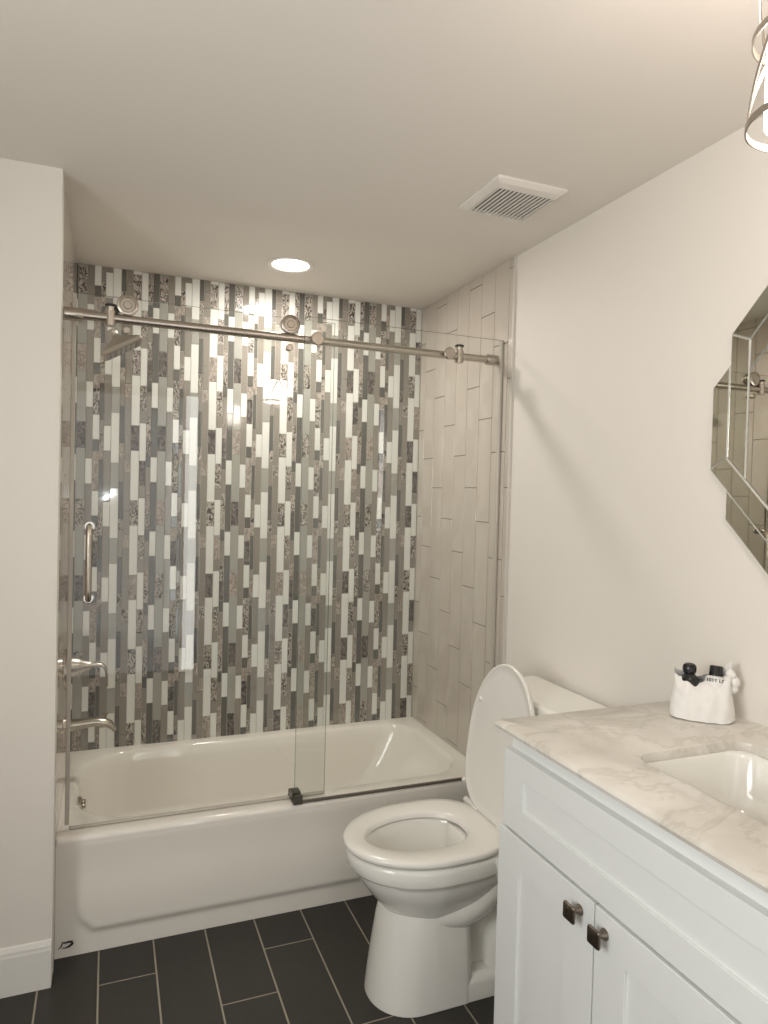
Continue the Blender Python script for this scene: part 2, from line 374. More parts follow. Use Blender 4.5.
# ------------------------------------------------------------------ bathtub
YF, ZR = -0.759, 0.375
tub = thing('bathtub', (0.762, YF, 0), 'white alcove bathtub with a moulded apron, under the glass shower doors', 'bathtub')
t = MB()
def lp(x0, x1, y0, y1, z, r): return rrect(x0, x1, y0, y1, z, r, 10, 10)
X0, X1, Y1 = 0.0003, 1.5237, -0.0012
opn = [.16, .15, .21, .21]
def sh(a): return [max(.03, q+a) for q in opn]
loops = [lp(X0, X1, YF, Y1, 0.352, .004), lp(X0, X1, YF, Y1, 0.360, .004), lp(X0, X1, YF+.003, Y1, 0.369, .004), lp(X0+.0, X1, YF+.010, Y1, 0.374, .004), lp(X0, X1, YF+.02, Y1, 0.3755, .004),
         lp(.030, 1.478, -.672, -.042, 0.3745, sh(.01)), lp(.038, 1.470, -.664, -.050, 0.371, sh(0)), lp(.044, 1.462, -.658, -.056, 0.362, sh(-.004)),
         lp(.051, 1.446, -.650, -.064, 0.32, sh(-.01)), lp(.064, 1.395, -.640, -.074, 0.23, sh(-.02)), lp(.082, 1.33, -.630, -.085, 0.14, sh(-.03)),
         lp(.105, 1.28, -.612, -.105, 0.095, sh(-.04)), lp(.17, 1.22, -.57, -.15, 0.075, sh(-.07)), lp(.3, 1.1, -.46, -.26, 0.07, .05)]
t.loft(loops, 0, True, False, True)
# apron: a grid with the raised rounded panel above the narrow border
nx, nz = 150, 48
def sstep(a, b, x): q = min(1, max(0, (x-a)/(b-a))); return q*q*(3-2*q)
def relief(x, z):
    top = 1-sstep(0.20, 0.345, z)*0.0
    def side(d, zz):                                  # left/right edge curving out towards the bottom corner
        e = 0.058+0.055*(1-sstep(0.05, 0.17, zz))**2.0
        return sstep(e-0.012, e+0.022, d)
    s_ = side(x, z)*side(L-x, z); b_ = sstep(0.058, 0.088, z)
    fade = 1-0.93*sstep(0.14, 0.33, z)
    bulge = 0.013*fade
    return bulge*min(s_, b_) + (0.004*sstep(0.25, 0.35, z))
vs = []; fs = []
for j in range(nz+1):
    z = 0.001+(0.352-0.001)*j/nz
    for i in range(nx+1):
        x = X0+(X1-X0)*i/nx
        vs.append((x, YF+0.0045-relief(x, z) - 0.0005 if j < nz else YF, z))
for j in range(nz):
    for i in range(nx): a = j*(nx+1)+i; fs.append((a, a+1, a+nx+2, a+nx+1))
t.add(vs, fs, 0, True)
t.add([(X0, YF, .352), (X0, Y1, .352), (X0, Y1, .001), (X0, YF+.004, .001)], [(0, 1, 2, 3)]); t.add([(X1, YF, .352), (X1, Y1, .352), (X1, Y1, .001), (X1, YF+.004, .001)], [(0, 1, 2, 3)])
t.build('shell', 'enamel', tub, auto=50)
ov = MB(); ov.lathe([(-.004, .034), (.006, .034), (.010, .029), (.011, .012), (.019, .010), (.020, .0)], (.0545, -.372, .303), (1, 0, 0.15)); ov.box(.061, .074, -.379, -.365, .306, .326, 0, .003)
o = ov.build('overflow_plate', 'nickel', tub); o['label'] = 'metal overflow plate'
dr = MB(); dr.lathe([(0, .035), (.004, .033), (.005, .01), (.012, .009), (.013, 0)], (.24, -.36, .0745), (0, 0, 1)); dr.build('drain', 'chrome', tub)
sk = MB()
arc = [(-.020, -.011), (-.011, -.003), (-.007, .009), (-.001, .006), (.010, .008), (.019, .006), (.021, .000), (.012, -.007), (.002, -.010), (-.009, -.009)]
sk.tube([(.030+a, YF+.0022, .041+b) for a, b in arc], [.0010, .0020, .0024, .0026, .0030, .0036, .0038, .0030, .0016, .0010], 8)
o = sk.build('sticker', 'black', tub); o['label'] = 'small torn black mark near the floor'

# ------------------------------------------------------------------ shower rail, door, fixed pane
YRAIL, ZRAIL = -0.7245, 1.980
YD, YP = -0.7035, -0.752                            # sliding pane behind the rail, fixed pane in front
rail = thing('shower_rail', (0.76, YRAIL, ZRAIL), 'brushed nickel tube rail crossing the top of the glass shower doors', 'rail')
MB().tube([(0.002, YRAIL, ZRAIL), (1.522, YRAIL, ZRAIL)], .0140, 20).build('bar', 'nickel', rail)
for xa, xb in ((0.0015, 0.055), (1.468, 1.5225)):
    e = MB(); d = 1
    e.lathe([(0, .0200), (xb-xa-.003, .0200), (xb-xa, .0180), (xb-xa, .0141)] if xa < .5 else [(0, .0141), (0, .0180), (.003, .0200), (xb-xa, .0200)], (xa, YRAIL, ZRAIL), (1, 0, 0)); e.build('end_sleeve', 'nickel', rail)
for xs in (0.132, 1.352):
    e = MB(); e.tube([(xs, YRAIL-.001, ZRAIL-.024), (xs, YRAIL-.001, ZRAIL+.022)], [.0168, .0168], 16); e.lathe([(0, .0125), (.012, .0135), (.014, .011)], (xs, YRAIL-.001, ZRAIL+.022), (0, 0, 1))
    so = e.build('stop_clamp', 'nickel', rail)
    e = MB(); e.lathe([(0, .0165), (.005, .0175), (.007, .014)], (xs, YRAIL-.001, ZRAIL+.036), (0, 0, 1))
    if xs < .5: e.box(xs+.013, xs+.022, YRAIL-.008, YRAIL+.008, ZRAIL+.008, ZRAIL+.040, 0, .003)
    e.build('bumper', 'black', so)
def pane(name, parent, x0, x1, y, z0, z1, th=.008):
    g_ = MB(); a, b = y-th/2, y+th/2
    g_.add([(x0, a, z0), (x1, a, z0), (x1, a, z1), (x0, a, z1)], [(0, 1, 2, 3)], 0); g_.add([(x0, b, z0), (x1, b, z0), (x1, b, z1), (x0, b, z1)], [(3, 2, 1, 0)], 0)
    g_.add([(x0, a, z0), (x0, b, z0), (x0, b, z1), (x0, a, z1)], [(0, 1, 2, 3)], 1); g_.add([(x1, a, z0), (x1, b, z0), (x1, b, z1), (x1, a, z1)], [(3, 2, 1, 0)], 1)
    g_.add([(x0, a, z1), (x1, a, z1), (x1, b, z1), (x0, b, z1)], [(0, 1, 2, 3)], 1); g_.add([(x0, a, z0), (x1, a, z0), (x1, b, z0), (x0, b, z0)], [(3, 2, 1, 0)], 1)
    return g_.build(name, ['glass', 'glass_edge'], parent)
ZG = 2.052
door = thing('sliding_shower_door', (0.45, YD, 0.385), 'clear sliding glass shower door on the left, hung on two big rollers', 'shower door')
pane('glass_panel', door, 0.034, 0.868, YD, 0.384, ZG)
for xr in (0.181, 0.702):
    zr = ZRAIL+.0140+.0300
    r_ = MB(); r_.lathe([(0, .030), (.002, .0325), (.006, .0325), (.0075, .027), (.0165, .027), (.018, .0325), (.022, .0325), (.024, .030), (.0245, .024), (.0225, .022), (.0225, .013), (.0255, .011), (.0255, 0)], (xr, YRAIL+.012, zr), (0, -1, 0), 36)
    ro = r_.build('roller', 'nickel', door)
    a_ = MB(); a_.lathe([(0, .010), (.026, .010)], (xr, YD+.010, zr), (0, -1, 0), 16); a_.lathe([(0, .022), (.006, .022)], (xr, YD+.012, zr), (0, -1, 0), 24); a_.build('axle', 'nickel', ro)
    b_ = MB(); b_.lathe([(0, .008), (.020, .008), (.020, .0115), (.036, .0115), (.038, .009), (.038, 0)], (xr-.002, YD+.006, ZRAIL-.034), (0, -1, 0), 20); b_.build('lift_stop', 'nickel', door)
hd = MB()
hx_, hz0, hz1 = 0.080, 1.104, 1.330
hd.tube([(hx_, YD-.004, hz1), (hx_, YD-.030, hz1), (hx_, YD-.040, hz1-.003), (hx_, YD-.045, hz1-.012), (hx_, YD-.046, hz1-.03), (hx_, YD-.046, hz0+.03), (hx_, YD-.045, hz0+.012), (hx_, YD-.040, hz0+.003), (hx_, YD-.030, hz0), (hx_, YD-.004, hz0)], .0095, 16)
ho = hd.build('handle', 'nickel', door)
for zz in (hz0, hz1):
    wsh = MB(); wsh.lathe([(0, .0165), (.003, .0165), (.005, .014), (.005, .008)], (hx_, YD-.004, zz), (0, -1, 0), 24); wsh.lathe([(0, .0165), (.010, .0165), (.012, .012), (.012, 0)], (hx_, YD+.004, zz), (0, 1, 0), 24); wsh.build('washer', 'chrome', ho)
sl = MB(); sl.box(.021, .034, YD-.006, YD+.006, .392, ZG-.002, 0, .002, 1); sl.build('edge_seal', 'seal', door)
sl = MB(); sl.box(.034, .868, YD-.0055, YD+.0055, .3765, .3845, 0, .002, 1); sl.build('bottom_seal', 'seal', door)
fixed = thing('fixed_shower_pane', (1.14, YP, .375), 'clear fixed glass shower pane on the right, reaching the beige tiled wall', 'glass panel')
pane('glass_panel', fixed, 0.746, 1.514, YP, 0.383, ZG)
sl = MB(); sl.box(.750, 1.512, YP-.007, YP+.007, .3762, .3835, 0, .002, 1); o = sl.build('bottom_gasket', 'gasket', fixed); o['label'] = 'thin dark gasket along the tub rim'
sl = MB(); sl.box(1.512, 1.5225, YP-.009, YP+.009, .377, ZG, 0, .0015, 1); sl.build('wall_channel', 'seal', fixed)
for xb in (0.790, 1.296):
    b_ = MB(); b_.lathe([(0, .012), (.026, .012), (.026, .019), (.0305, .0225), (.036, .0225), (.0385, .020), (.0385, 0)], (xb, YRAIL, ZRAIL), (0, -1, 0), 28)
    b_.build('standoff_bolt', 'nickel', fixed)
gd = MB(); gd.box(.740, .774, -.764, -.680, .3752, .386, 0, .003); gd.box(.742, .772, -.768, -.7585, .386, .410, 0, .003); gd.box(.740, .772, -.745, -.702, .386, .412, 0, .003); gd.box(.742, .772, -.687, -.679, .386, .402, 0, .003)
tag(gd.build('door_guide', 'guide', loc=(.757, -.72, .376)), 'small dark guide block on the tub rim where the two glass panes meet', 'door guide')

# ------------------------------------------------------------------ shower fittings on the left wall
SY = -0.30
showr = thing('showerhead', (0.0, SY, 2.05), 'brushed nickel square shower head on the left tiled wall', 'shower head')
a_ = MB(); a_.lathe([(0, .032), (.004, .032), (.010, .022), (.014, .012)], (0.0005, SY, 2.085), (1, 0, 0)); a_.build('flange', 'nickel', showr)
a_ = MB(); a_.tube([(0.002, SY, 2.085), (.04, SY, 2.090), (.075, SY, 2.090), (.10, SY, 2.079), (.118, SY, 2.062), (.127, SY, 2.048)], .0105, 14); a_.build('arm', 'nickel', showr)
d = Vector((.50, 0, -.866)).normalized(); e1 = Vector((0, 1, 0)); e2 = d.cross(e1)
o_ = Vector((.126, SY, 2.052))
a_ = MB(); a_.lathe([(-.006, .015), (.010, .015), (.012, .0165), (.020, .0165)], o_, d); o = a_.build('collar', 'chrome', showr)
a_ = MB(); a_.lathe([(.018, .012), (.024, .0165), (.032, .0175), (.042, .014), (.048, .011)], o_, d); a_.build('ball_joint', 'nickel', showr)
def sqloop(h, s, r):
    return [o_+d*h+e1*p.x+e2*p.y for p in rrect(-s, s, -s, s, 0, r, 5, 2)]
a_ = MB(); a_.loft([sqloop(.044, .014, .010), sqloop(.052, .020, .010), sqloop(.066, .040, .010), sqloop(.082, .066, .010), sqloop(.088, .074, .009), sqloop(.100, .0755, .009), sqloop(.102, .0735, .009)], 0, True)
a_.build('head', 'satin', showr)
a_ = MB(); a_.loft([sqloop(.1005, .066, .008), sqloop(.1035, .065, .008)], 0, False)
for i in range(6):
    for j in range(6): a_.lathe([(.103, .0035), (.1055, .0025)], o_+e1*(.02*(i-2.5))+e2*(.02*(j-2.5)), d, 8)
a_.build('spray_face', 'pewter', showr)
vl = thing('shower_valve', (0.0, SY, .83), 'brushed nickel shower valve lever on the left wall above the spout', 'faucet handle')
a_ = MB(); a_.lathe([(0, .075), (.004, .075), (.010, .066), (.012, .035)], (0.0005, SY, .785), (1, 0, 0), 36); a_.build('escutcheon', 'nickel', vl)
a_ = MB(); a_.lathe([(.010, .040), (.030, .037), (.050, .028), (.066, .0195), (.082, .0155), (.086, .0)], (0, SY, .795), (1, 0, 0)); a_.build('hub', 'nickel', vl)
a_ = MB(); a_.tube([(.070, SY, .796), (.082, SY, .797), (.098, SY, .797), (.115, SY, .796), (.127, SY, .790), (.134, SY, .778), (.137, SY, .755), (.139, SY, .715)], [.0145, .013, .012, .0115, .0108, .0105, .0085, .007], 14, squash=[1, .9, .8, .7, .6, .55, .5, .5], upv=(0, 0, 1)); a_.build('lever', 'nickel', vl)
sp = thing('tub_spout', (0.0, SY, .60), 'brushed nickel tub spout on the left wall below the lever', 'tub spout')
a_ = MB(); a_.lathe([(0, .034), (.006, .033), (.010, .027)], (0.0005, SY, .578), (1, 0, 0)); a_.build('flange', 'nickel', sp)
a_ = MB(); a_.tube([(.004, SY, .578), (.05, SY, .581), (.10, SY, .584), (.130, SY, .581), (.150, SY, .570), (.163, SY, .556), (.169, SY, .547)], [.0255, .0235, .022, .022, .021, .019, .018], 18, squash=[.85, .8, .78, .75, .7, .6, .55]); a_.build('spout', 'nickel', sp)
a_ = MB(); a_.lathe([(0, .006), (.012, .006), (.013, .009), (.019, .009), (.020, .006)], (.135, SY, .595), (0.1, 0, 1), 14); a_.build('diverter_knob', 'nickel', sp)

# ------------------------------------------------------------------ toilet (axis along x, tank against the right wall)
TA = -1.224
toilet = thing('toilet', (1.1, TA, 0), 'white toilet with its lid up, between the bathtub and the vanity', 'toilet')
def egg(xf, xm, xb, hw, z, ef=1.0, eb=1.0, n=56, ya=TA, tilt=0.0):
    out = []
    for i in range(n):
        a = 2*PI*i/n; c, s_ = math.cos(a), math.sin(a)
        e = ef if c > 0 else eb
        cx = math.copysign(abs(c)**e, c); sy = math.copysign(abs(s_)**(e if c <= 0 else 1.0), s_)
        x = xm-(xm-xf)*cx if c > 0 else xm-(xb-xm)*cx
        out.append(Vector((x, ya+hw*sy, z+tilt*(x-xm))))
    return out
b_ = MB()
# outside of the bowl, over the rim and down the inside
b_.loft([egg(.945, 1.04, 1.20, .080, .225, 1, .8), egg(.890, 1.03, 1.24, .112, .262, 1, .8), egg(.853, 1.02, 1.27, .142, .305, 1, .75), egg(.824, 1.015, 1.285, .164, .345, 1, .7), egg(.811, 1.015, 1.29, .174, .371, 1, .7),
         egg(.808, 1.015, 1.29, .176, .384, 1, .7), egg(.791, 1.015, 1.29, .184, .388, 1, .7), egg(.785, 1.015, 1.29, .187, .396, 1, .7), egg(.782, 1.015, 1.29, .187, .425, 1, .7), egg(.786, 1.015, 1.285, .185, .436, 1, .7), egg(.796, 1.015, 1.275, .177, .440, 1, .7),
         egg(.838, 1.01, 1.167, .122, .440, 1, .9), egg(.844, 1.01, 1.162, .116, .434, 1, .9), egg(.846, 1.01, 1.160, .114, .40, 1, .9), egg(.850, 1.01, 1.163, .112, .37, 1, .9), egg(.870, 1.03, 1.155, .098, .33, 1, .9), egg(.925, 1.06, 1.14, .070, .27), egg(.98, 1.06, 1.12, .045, .225), egg(1.02, 1.06, 1.10, .03, .20)], 0, True, True, True)
# front column of the pedestal, plinth, trapway bulge and neck to the tank
def col(xf, xb, hw, z, rf=None): return [Vector((p.x, TA+p.y, z)) for p in rrect(xf, xb, -hw, hw, 0, [.03, .03, hw*.96, hw*.96], 10, 4)]
b_.loft([col(.851, 1.135, .126, .0015), col(.8515, 1.135, .126, .012), col(.857, 1.134, .125, .06), col(.869, 1.132, .120, .15), col(.881, 1.130, .113, .225), col(.894, 1.128, .104, .275), col(.905, 1.12, .095, .30)], 0, True, True, True)
def rr2(x0, x1, hw, z, r): return [Vector((p.x, TA+p.y, z)) for p in rrect(x0, x1, -hw, hw, 0, r, 6, 4)]
b_.loft([rr2(1.0, 1.395, .124, .0015, .05), rr2(1.0, 1.395, .124, .050, .05), rr2(1.0, 1.392, .119, .062, .05), rr2(1.0, 1.385, .10, .070, .05)], 0, True)
b_.loft([rr2(1.06, 1.36, .066, .05, .03), rr2(1.06, 1.36, .062, .25, .03), rr2(1.08, 1.36, .085, .32, .03)], 0, True)
for sg in (-1, 1):
    yy = TA+sg*.078
    b_.tube([(.985, TA+sg*.045, .262), (1.05, TA+sg*.066, .250), (1.10, TA+sg*.078, .255), (1.145, TA+sg*.086, .278), (1.18, TA+sg*.092, .315), (1.20, TA+sg*.096, .36), (1.21, TA+sg*.096, .41)], [.048, .051, .053, .054, .054, .054, .052], 18)
    b_.tube([(1.245, TA+sg*.050, .03), (1.235, TA+sg*.060, .09), (1.240, TA+sg*.062, .135), (1.270, TA+sg*.060, .180), (1.33, TA+sg*.05, .20)], [.050, .050, .050, .05, .05], 18)
b_.loft([rr2(1.14, 1.50, .10, .27, .04), rr2(1.13, 1.50, .14, .34, .05), rr2(1.13, 1.505, .175, .39, .05), rr2(1.13, 1.505, .182, .428, .05), rr2(1.135, 1.50, .176, .436, .05)], 0, True)
b_.build('bowl', 'china', toilet, auto=60)
wt = MB(); wt.loft([egg(.950, 1.06, 1.13, .056, .252), egg(.949, 1.06, 1.131, .057, .253)], 0, True); wt.build('water', 'water', toilet)
s_ = MB()
def ringz(lo, li, z): return lo, li
O = [egg(.777, 1.02, 1.235, .187, .4455, 1, .62), egg(.774, 1.02, 1.238, .190, .450, 1, .62), egg(.774, 1.02, 1.238, .190, .459, 1, .62), egg(.779, 1.02, 1.234, .185, .4635, 1, .62), egg(.80, 1.02, 1.215, .166, .465, 1, .66),
     egg(.829, 1.01, 1.158, .120, .463, 1, .9), egg(.838, 1.01, 1.150, .112, .458, 1, .9), egg(.840, 1.01, 1.148, .110, .4455, 1, .9)]
s_.loft(O+[O[0]], 0, True, False, False); s_.build('seat', 'seat', toilet, auto=60)
# lid: the egg shape leaning back against the tank
ld = MB(); base = Vector((1.229, TA-.004, .462)); upd = Vector((.062, 0, .478)).normalized(); nrm = Vector((-upd.z, 0, upd.x))
def lidloop(grow, h):
    out = []
    for p in egg(.0, .245, .478, .181, 0, 1, .62, 56, 0):
        # p.x = 0 at the tip -> v measured from the hinge
        v = (.478-p.x); c = Vector((v-.24, p.y)); q = c*(1+grow/ max(c.length, 1e-6))
        out.append(base+upd*(q.x+.24)+Vector((0, q.y, 0))+nrm*h)
    return out
ld.loft([lidloop(-.016, -.018), lidloop(-.006, -.0175), lidloop(-.001, -.013), lidloop(0, -.006), lidloop(-.0015, -.001), lidloop(-.006, .0), lidloop(-.010, -.0025), lidloop(-.03, -.0035)], 0, True)
lo = ld.build('lid', 'seat', toilet, auto=70)
for v, yy in ((.335, .135), (.335, -.135), (.06, .165), (.06, -.165)):
    p = base+upd*v+Vector((0, yy, 0))-nrm*.0035; q = MB(); q.lathe([(0, .0075), (.005, .0075), (.009, .005), (.010, 0)], p, nrm, 14); q.build('bumper', 'seat', lo)
hg = MB(); hg.tube([(1.240, TA-.15, .460), (1.240, TA+.15, .460)], .010, 14)
for yy in (-.075, .075): hg.box(1.226, 1.275, TA+yy-.018, TA+yy+.018, .437, .468, 0, .006)
hg.build('hinge', 'seat', toilet)
tk = MB(); tc_ = -1.245
def tl(x0, hw, z, r=.035): return [Vector((p.x, tc_+p.y, z)) for p in rrect(x0, 1.510, -hw, hw, 0, [.02, .02, r, r], 6, 4)]
tk.loft([tl(1.345, .165, .436), tl(1.338, .180, .47), tl(1.330, .192, .60), tl(1.325, .198, .78), tl(1.325, .198, .80)], 0, True); tk.build('tank', 'china', toilet)
tk = MB(); tk.loft([tl(1.322, .200, .799), tl(1.314, .208, .805), tl(1.312, .210, .825), tl(1.316, .207, .836), tl(1.330, .195, .842)], 0, True); tk.build('tank_lid', 'china', toilet)
lv = MB(); lv.lathe([(0, .014), (.006, .014), (.009, .008), (.020, .007)], (1.322, tc_+.13, .745), (-1, 0, 0), 18); lv.tube([(1.306, tc_+.135, .745), (1.304, tc_+.10, .742), (1.303, tc_+.05, .735)], [.007, .006, .008], 12); lv.build('flush_lever', 'chrome', toilet)

# ------------------------------------------------------------------ vanity, worktop, basin
VY1, VY0, VXF, CT = -1.716, -2.664, 1.0, 0.946
van = thing('vanity_cabinet', (1.26, -2.19, 0), 'white shaker vanity cabinet with square pewter knobs under the marble top', 'cabinet')
b_ = MB()
for a in ((VXF+.0205, 1.516, VY1-.018, VY1, .10, .925), (VXF+.0205, 1.516, VY0, VY0+.018, .10, .925), (VXF+.0205, 1.516, VY0+.0185, VY1-.0185, .1005, .118), (1.5165, 1.528, VY0, VY1, .10, .925), (VXF, VXF+.02, VY0, VY1, .70, .925), (VXF, VXF+.02, -2.40, -2.36, .141, .699), (VXF, VXF+.02, VY1-.03, VY1, .141, .699), (VXF, VXF+.02, VY0, VY0+.03, .141, .699), (VXF, VXF+.02, VY0, VY1, .10, .14)): b_.box(*a)
b_.box(VXF+.06, 1.528, VY0+.01, VY1-.01, .001, .099); b_.build('body', 'cab', van)
def shaker(y0, y1, z0, z1, st, rt_, rb, xf=.980, xb=1.0):
    """framed front: flat stiles and rails around a recessed flat panel with a small step"""
    m = MB()
    yi0, yi1, zi0, zi1 = y0+st, y1-st, z0+rb, z1-rt_
    e = .0009
    def rc(a, b, c, d_, x): return [(x, a, c), (x, b, c), (x, b, d_), (x, a, d_)]
    loops = [rc(y0, y1, z0, z1, xb), rc(y0, y1, z0, z1, xf+e), rc(y0+e, y1-e, z0+e, z1-e, xf), rc(yi0-e, yi1+e, zi0-e, zi1+e, xf), rc(yi0, yi1, zi0, zi1, xf+e), rc(yi0, yi1, zi0, zi1, xf+.0060)]
    m.loft(loops, 0, False)
    return m
shaker(VY0+.003, -1.713, .711, .884, .078, .052, .057, .9815).build('drawer_front', 'cab', van)
def knob(par, y, z, xf):
    k_ = MB(); k_.lathe([(0, .0105), (.002, .0105), (.009, .0060), (.016, .0052), (.021, .008)], (xf, y, z), (-1, 0, 0), 20)
    def kl(s, x, r): return [Vector((xf-x, y+p.x, z+p.y)) for p in rrect(-s, s, -s, s, 0, r, 5, 2)]
    k_.loft([kl(.0085, .0195, .004), kl(.0158, .0225, .004), kl(.0165, .0255, .004), kl(.0150, .0280, .004), kl(.008, .0290, .003)], 0, True)
    return k_.build('knob', 'pewter', par)
d1 = shaker(-2.0355, -1.701, .120, .704, .084, .070, .084).build('door', 'cab', van); knob(d1, -1.996, .670, .980)
d2 = shaker(-2.378, -2.0395, .120, .704, .082, .070, .084).build('door', 'cab', van); knob(d2, -2.068, .666, .980)
for z0, z1 in ((.120, .405), (.410, .704)):
    q = shaker(VY0, -2.384, z0, z1, .06, .055, .055).build('drawer_front', 'cab', van); knob(q, -2.524, (z0+z1)/2, .980)
# marble slab with a rounded rectangular cut-out
ctp = MB()
OX0, OX1, OY0, OY1 = 1.108, 1.402, -2.402, -1.978
def big(x0, x1, y0, y1, z): return rrect(x0, x1, y0, y1, z, .004, 8, 6)
def opnl(i, z): return rrect(OX0-i, OX1+i, OY0-i, OY1+i, z, .045, 8, 6)
CX0, CX1, CY0, CY1 = .959, 1.5305, -2.68, -1.700
ctp.loft([big(CX0+.008, CX1, CY0, CY1-.004, .926), big(CX0+.002, CX1, CY0, CY1-.001, .930), big(CX0, CX1, CY0, CY1, .937), big(CX0+.003, CX1, CY0, CY1-.002, .943), big(CX0+.010, CX1, CY0, CY1-.008, CT),
          opnl(.004, CT), opnl(.001, .9445), opnl(0, .941), opnl(0, .926), big(CX0+.008, CX1, CY0, CY1-.004, .926)], 0, True, False, False)
tag(ctp.build('vanity_countertop', 'marble', auto=28, loc=(1.24, -2.19, .926)), 'grey veined white marble countertop on the white vanity', 'countertop')
sk_ = thing('sink', (1.255, -2.19, .78), 'white undermount basin let into the marble countertop', 'sink')
def sl_(i, z, r=.05): return rrect(OX0+i, OX1-i, OY0+i, OY1-i, z, r, 8, 6)
b_ = MB(); b_.loft([sl_(-.02, .9255), sl_(.004, .9255, .045), sl_(.008, .915), sl_(.016, .85, .055), sl_(.030, .81, .06), sl_(.055, .797, .06), sl_(.10, .790, .03)], 0, True, False, True)
b_.build('basin', 'china', sk_, auto=60)
b_ = MB(); b_.lathe([(0, .022), (.003, .021), (.004, .008), (.004, 0)], (1.255, -2.19, .7905), (0, 0, 1)); b_.build('drain', 'chrome', sk_)

# ------------------------------------------------------------------ cotton pouch with two bottles
pc = Vector((1.432, -1.843, CT))
dirv = Vector((.72, -.69, 0)).normalized(); dep = Vector((.69, .72, 0)).normalized()       # along the pouch, away from the camera
pm = MB(); NU, NV = 30, 18
def pouch(side):
    out = []
    for j in range(NV+1):
        v = j/NV
        for i in range(NU+1):
            u = i/NU*2-1
            wv = .069*(1-.13*v+.03*math.sin(v*7)); hh = .088+.012*abs(u)**3-.007*(1-abs(u)**2)*0.8+.004*math.sin(u*9)
            hh += .012*max(0, u-.55)
            fat = .036*(max(0, 1-abs(u)**2.6))**.55*(max(0, 1-(abs(v-.34)/.68)**2.4))**.6 + .0045
            if v > .9: fat = max(fat, .008*(1-abs(u)**4))
            wr = .0016*math.sin(13*u+5*v*side)+.0012*math.sin(21*v+9*u)
            z = v*hh+.002
            if v < .12: z = .002+ .010*abs(u)**6*(1-v/.12)
            p = pc+dirv*(u*wv)+dep*(side*(fat+wr)+.022*v)+Vector((0, 0, z)); out.append(p)
    return out
fr_, bk_ = pouch(-1), pouch(1)
# the back panel stands a little taller with a gathered corner on the right
bk_ = [p+Vector((0, 0, .010*(idx//(NU+1))/NV + (.020*max(0, (idx % (NU+1))/NU-.72)/.28 if idx//(NU+1) == NV else 0))) for idx, p in enumerate(bk_)]
fs = []
for j in range(NV):
    for i in range(NU): a = j*(NU+1)+i; fs.append((a, a+1, a+NU+2, a+NU+1))
n_ = (NU+1)*(NV+1)
pm.add(fr_+bk_, fs+[[q+n_ for q in f][::-1] for f in fs]+[(j*(NU+1), (j+1)*(NU+1), n_+(j+1)*(NU+1), n_+j*(NU+1)) for j in range(NV)]+[(j*(NU+1)+NU, n_+j*(NU+1)+NU, n_+(j+1)*(NU+1)+NU, (j+1)*(NU+1)+NU) for j in range(NV)]+[(i, n_+i, n_+i+1, i+1) for i in range(NU)], 0, True)
po = thing('toiletry_pouch', pc, 'white cotton pouch on the marble by the wall, holding two small bottles', 'pouch')
pm.build('bag', 'cloth', po, auto=80)
pm = MB()
for k_, (uu, zz, rr) in enumerate(((.060, .104, .013), (.068, .088, .014), (.053, .092, .011), (.066, .072, .012))):
    c = pc+dirv*uu+dep*.026+Vector((0, 0, zz)); pm.lathe([(-rr, 0), (-rr*.8, rr*.6), (-rr*.3, rr*.95), (rr*.3, rr*.9), (rr*.8, rr*.55), (rr, 0)], c, Vector((.3*math.sin(k_*2), .3, 1)), 12)
pm.build('gathered_corner', 'cloth', po, auto=80)
axis = (Vector((0, 0, 1))+dep*.22-dirv*.02).normalized()
bt = pc+dirv*(-.026)+dep*.002
B1 = thing('toiletry_bottle', bt+axis*.02, 'small black bottle with a round black cap, standing left in the cotton pouch', 'bottle')
q = MB(); q.lathe([(.016, .019), (.020, .0225), (.078, .0235), (.086, .0225), (.094, .0175), (.099, .0120), (.101, .0105)], bt, axis); q.build('body', 'blackgloss', B1)
q = MB(); q.lathe([(.0995, .0110), (.102, .0140), (.109, .0158), (.116, .0155), (.121, .0135), (.1245, .008), (.1255, 0)], bt, axis); q.build('cap', 'blackgloss', B1)
axis2 = (Vector((0, 0, 1))+dep*.25+dirv*.05).normalized()
bt2 = pc+dirv*.024+dep*.003
B2 = thing('toiletry_bottle', bt2+axis2*.02, 'small white bottle with a black cap and black lettering, right in the cotton pouch', 'bottle')
q = MB(); q.lathe([(.016, .019), (.020, .0235), (.088, .0240), (.095, .0225), (.099, .0180), (.100, .0130)], bt2, axis2); q.build('body', 'bottle', B2)
q = MB(); q.lathe([(.0995, .0140), (.1005, .0155), (.122, .0148), (.1240, .0135), (.1245, 0)], bt2, axis2); q.build('cap', 'blackgloss', B2)
# lettering wrapped around the shoulder: blocky strokes, 5 rows by 3 columns a letter
FONT = {'B': '110101110101110', 'O': '111101101101111', 'D': '110101101101110', 'Y': '101101010010010', 'L': '100100100100111'}
q = MB(); a0 = axis2; toC = (CAM-bt2); toC = (toC-a0*toC.dot(a0)).normalized(); sidev = a0.cross(toC)
cell = .00155; off_ = -(4*4+2+2*4-1)*cell/2 - .001
for ch in 'BODY LO':
    if ch == ' ': off_ += 2.5*cell; continue
    for i_, bit in enumerate(FONT[ch]):
        if bit == '0': continue
        cx, cz = off_+(i_ % 3)*cell, .0855+(4-i_//3)*cell
        vs = []
        for du, dz in ((0, 0), (1, 0), (1, 1), (0, 1)):
            an = (cx+du*cell)/.0240; vs.append(bt2+a0*(cz+dz*cell)+(toC*math.cos(an)+sidev*math.sin(an))*.02408)
        q.add(vs, [(0, 1, 2, 3)])
    off_ += 4*cell
q.build('lettering', 'blackgloss', B2)

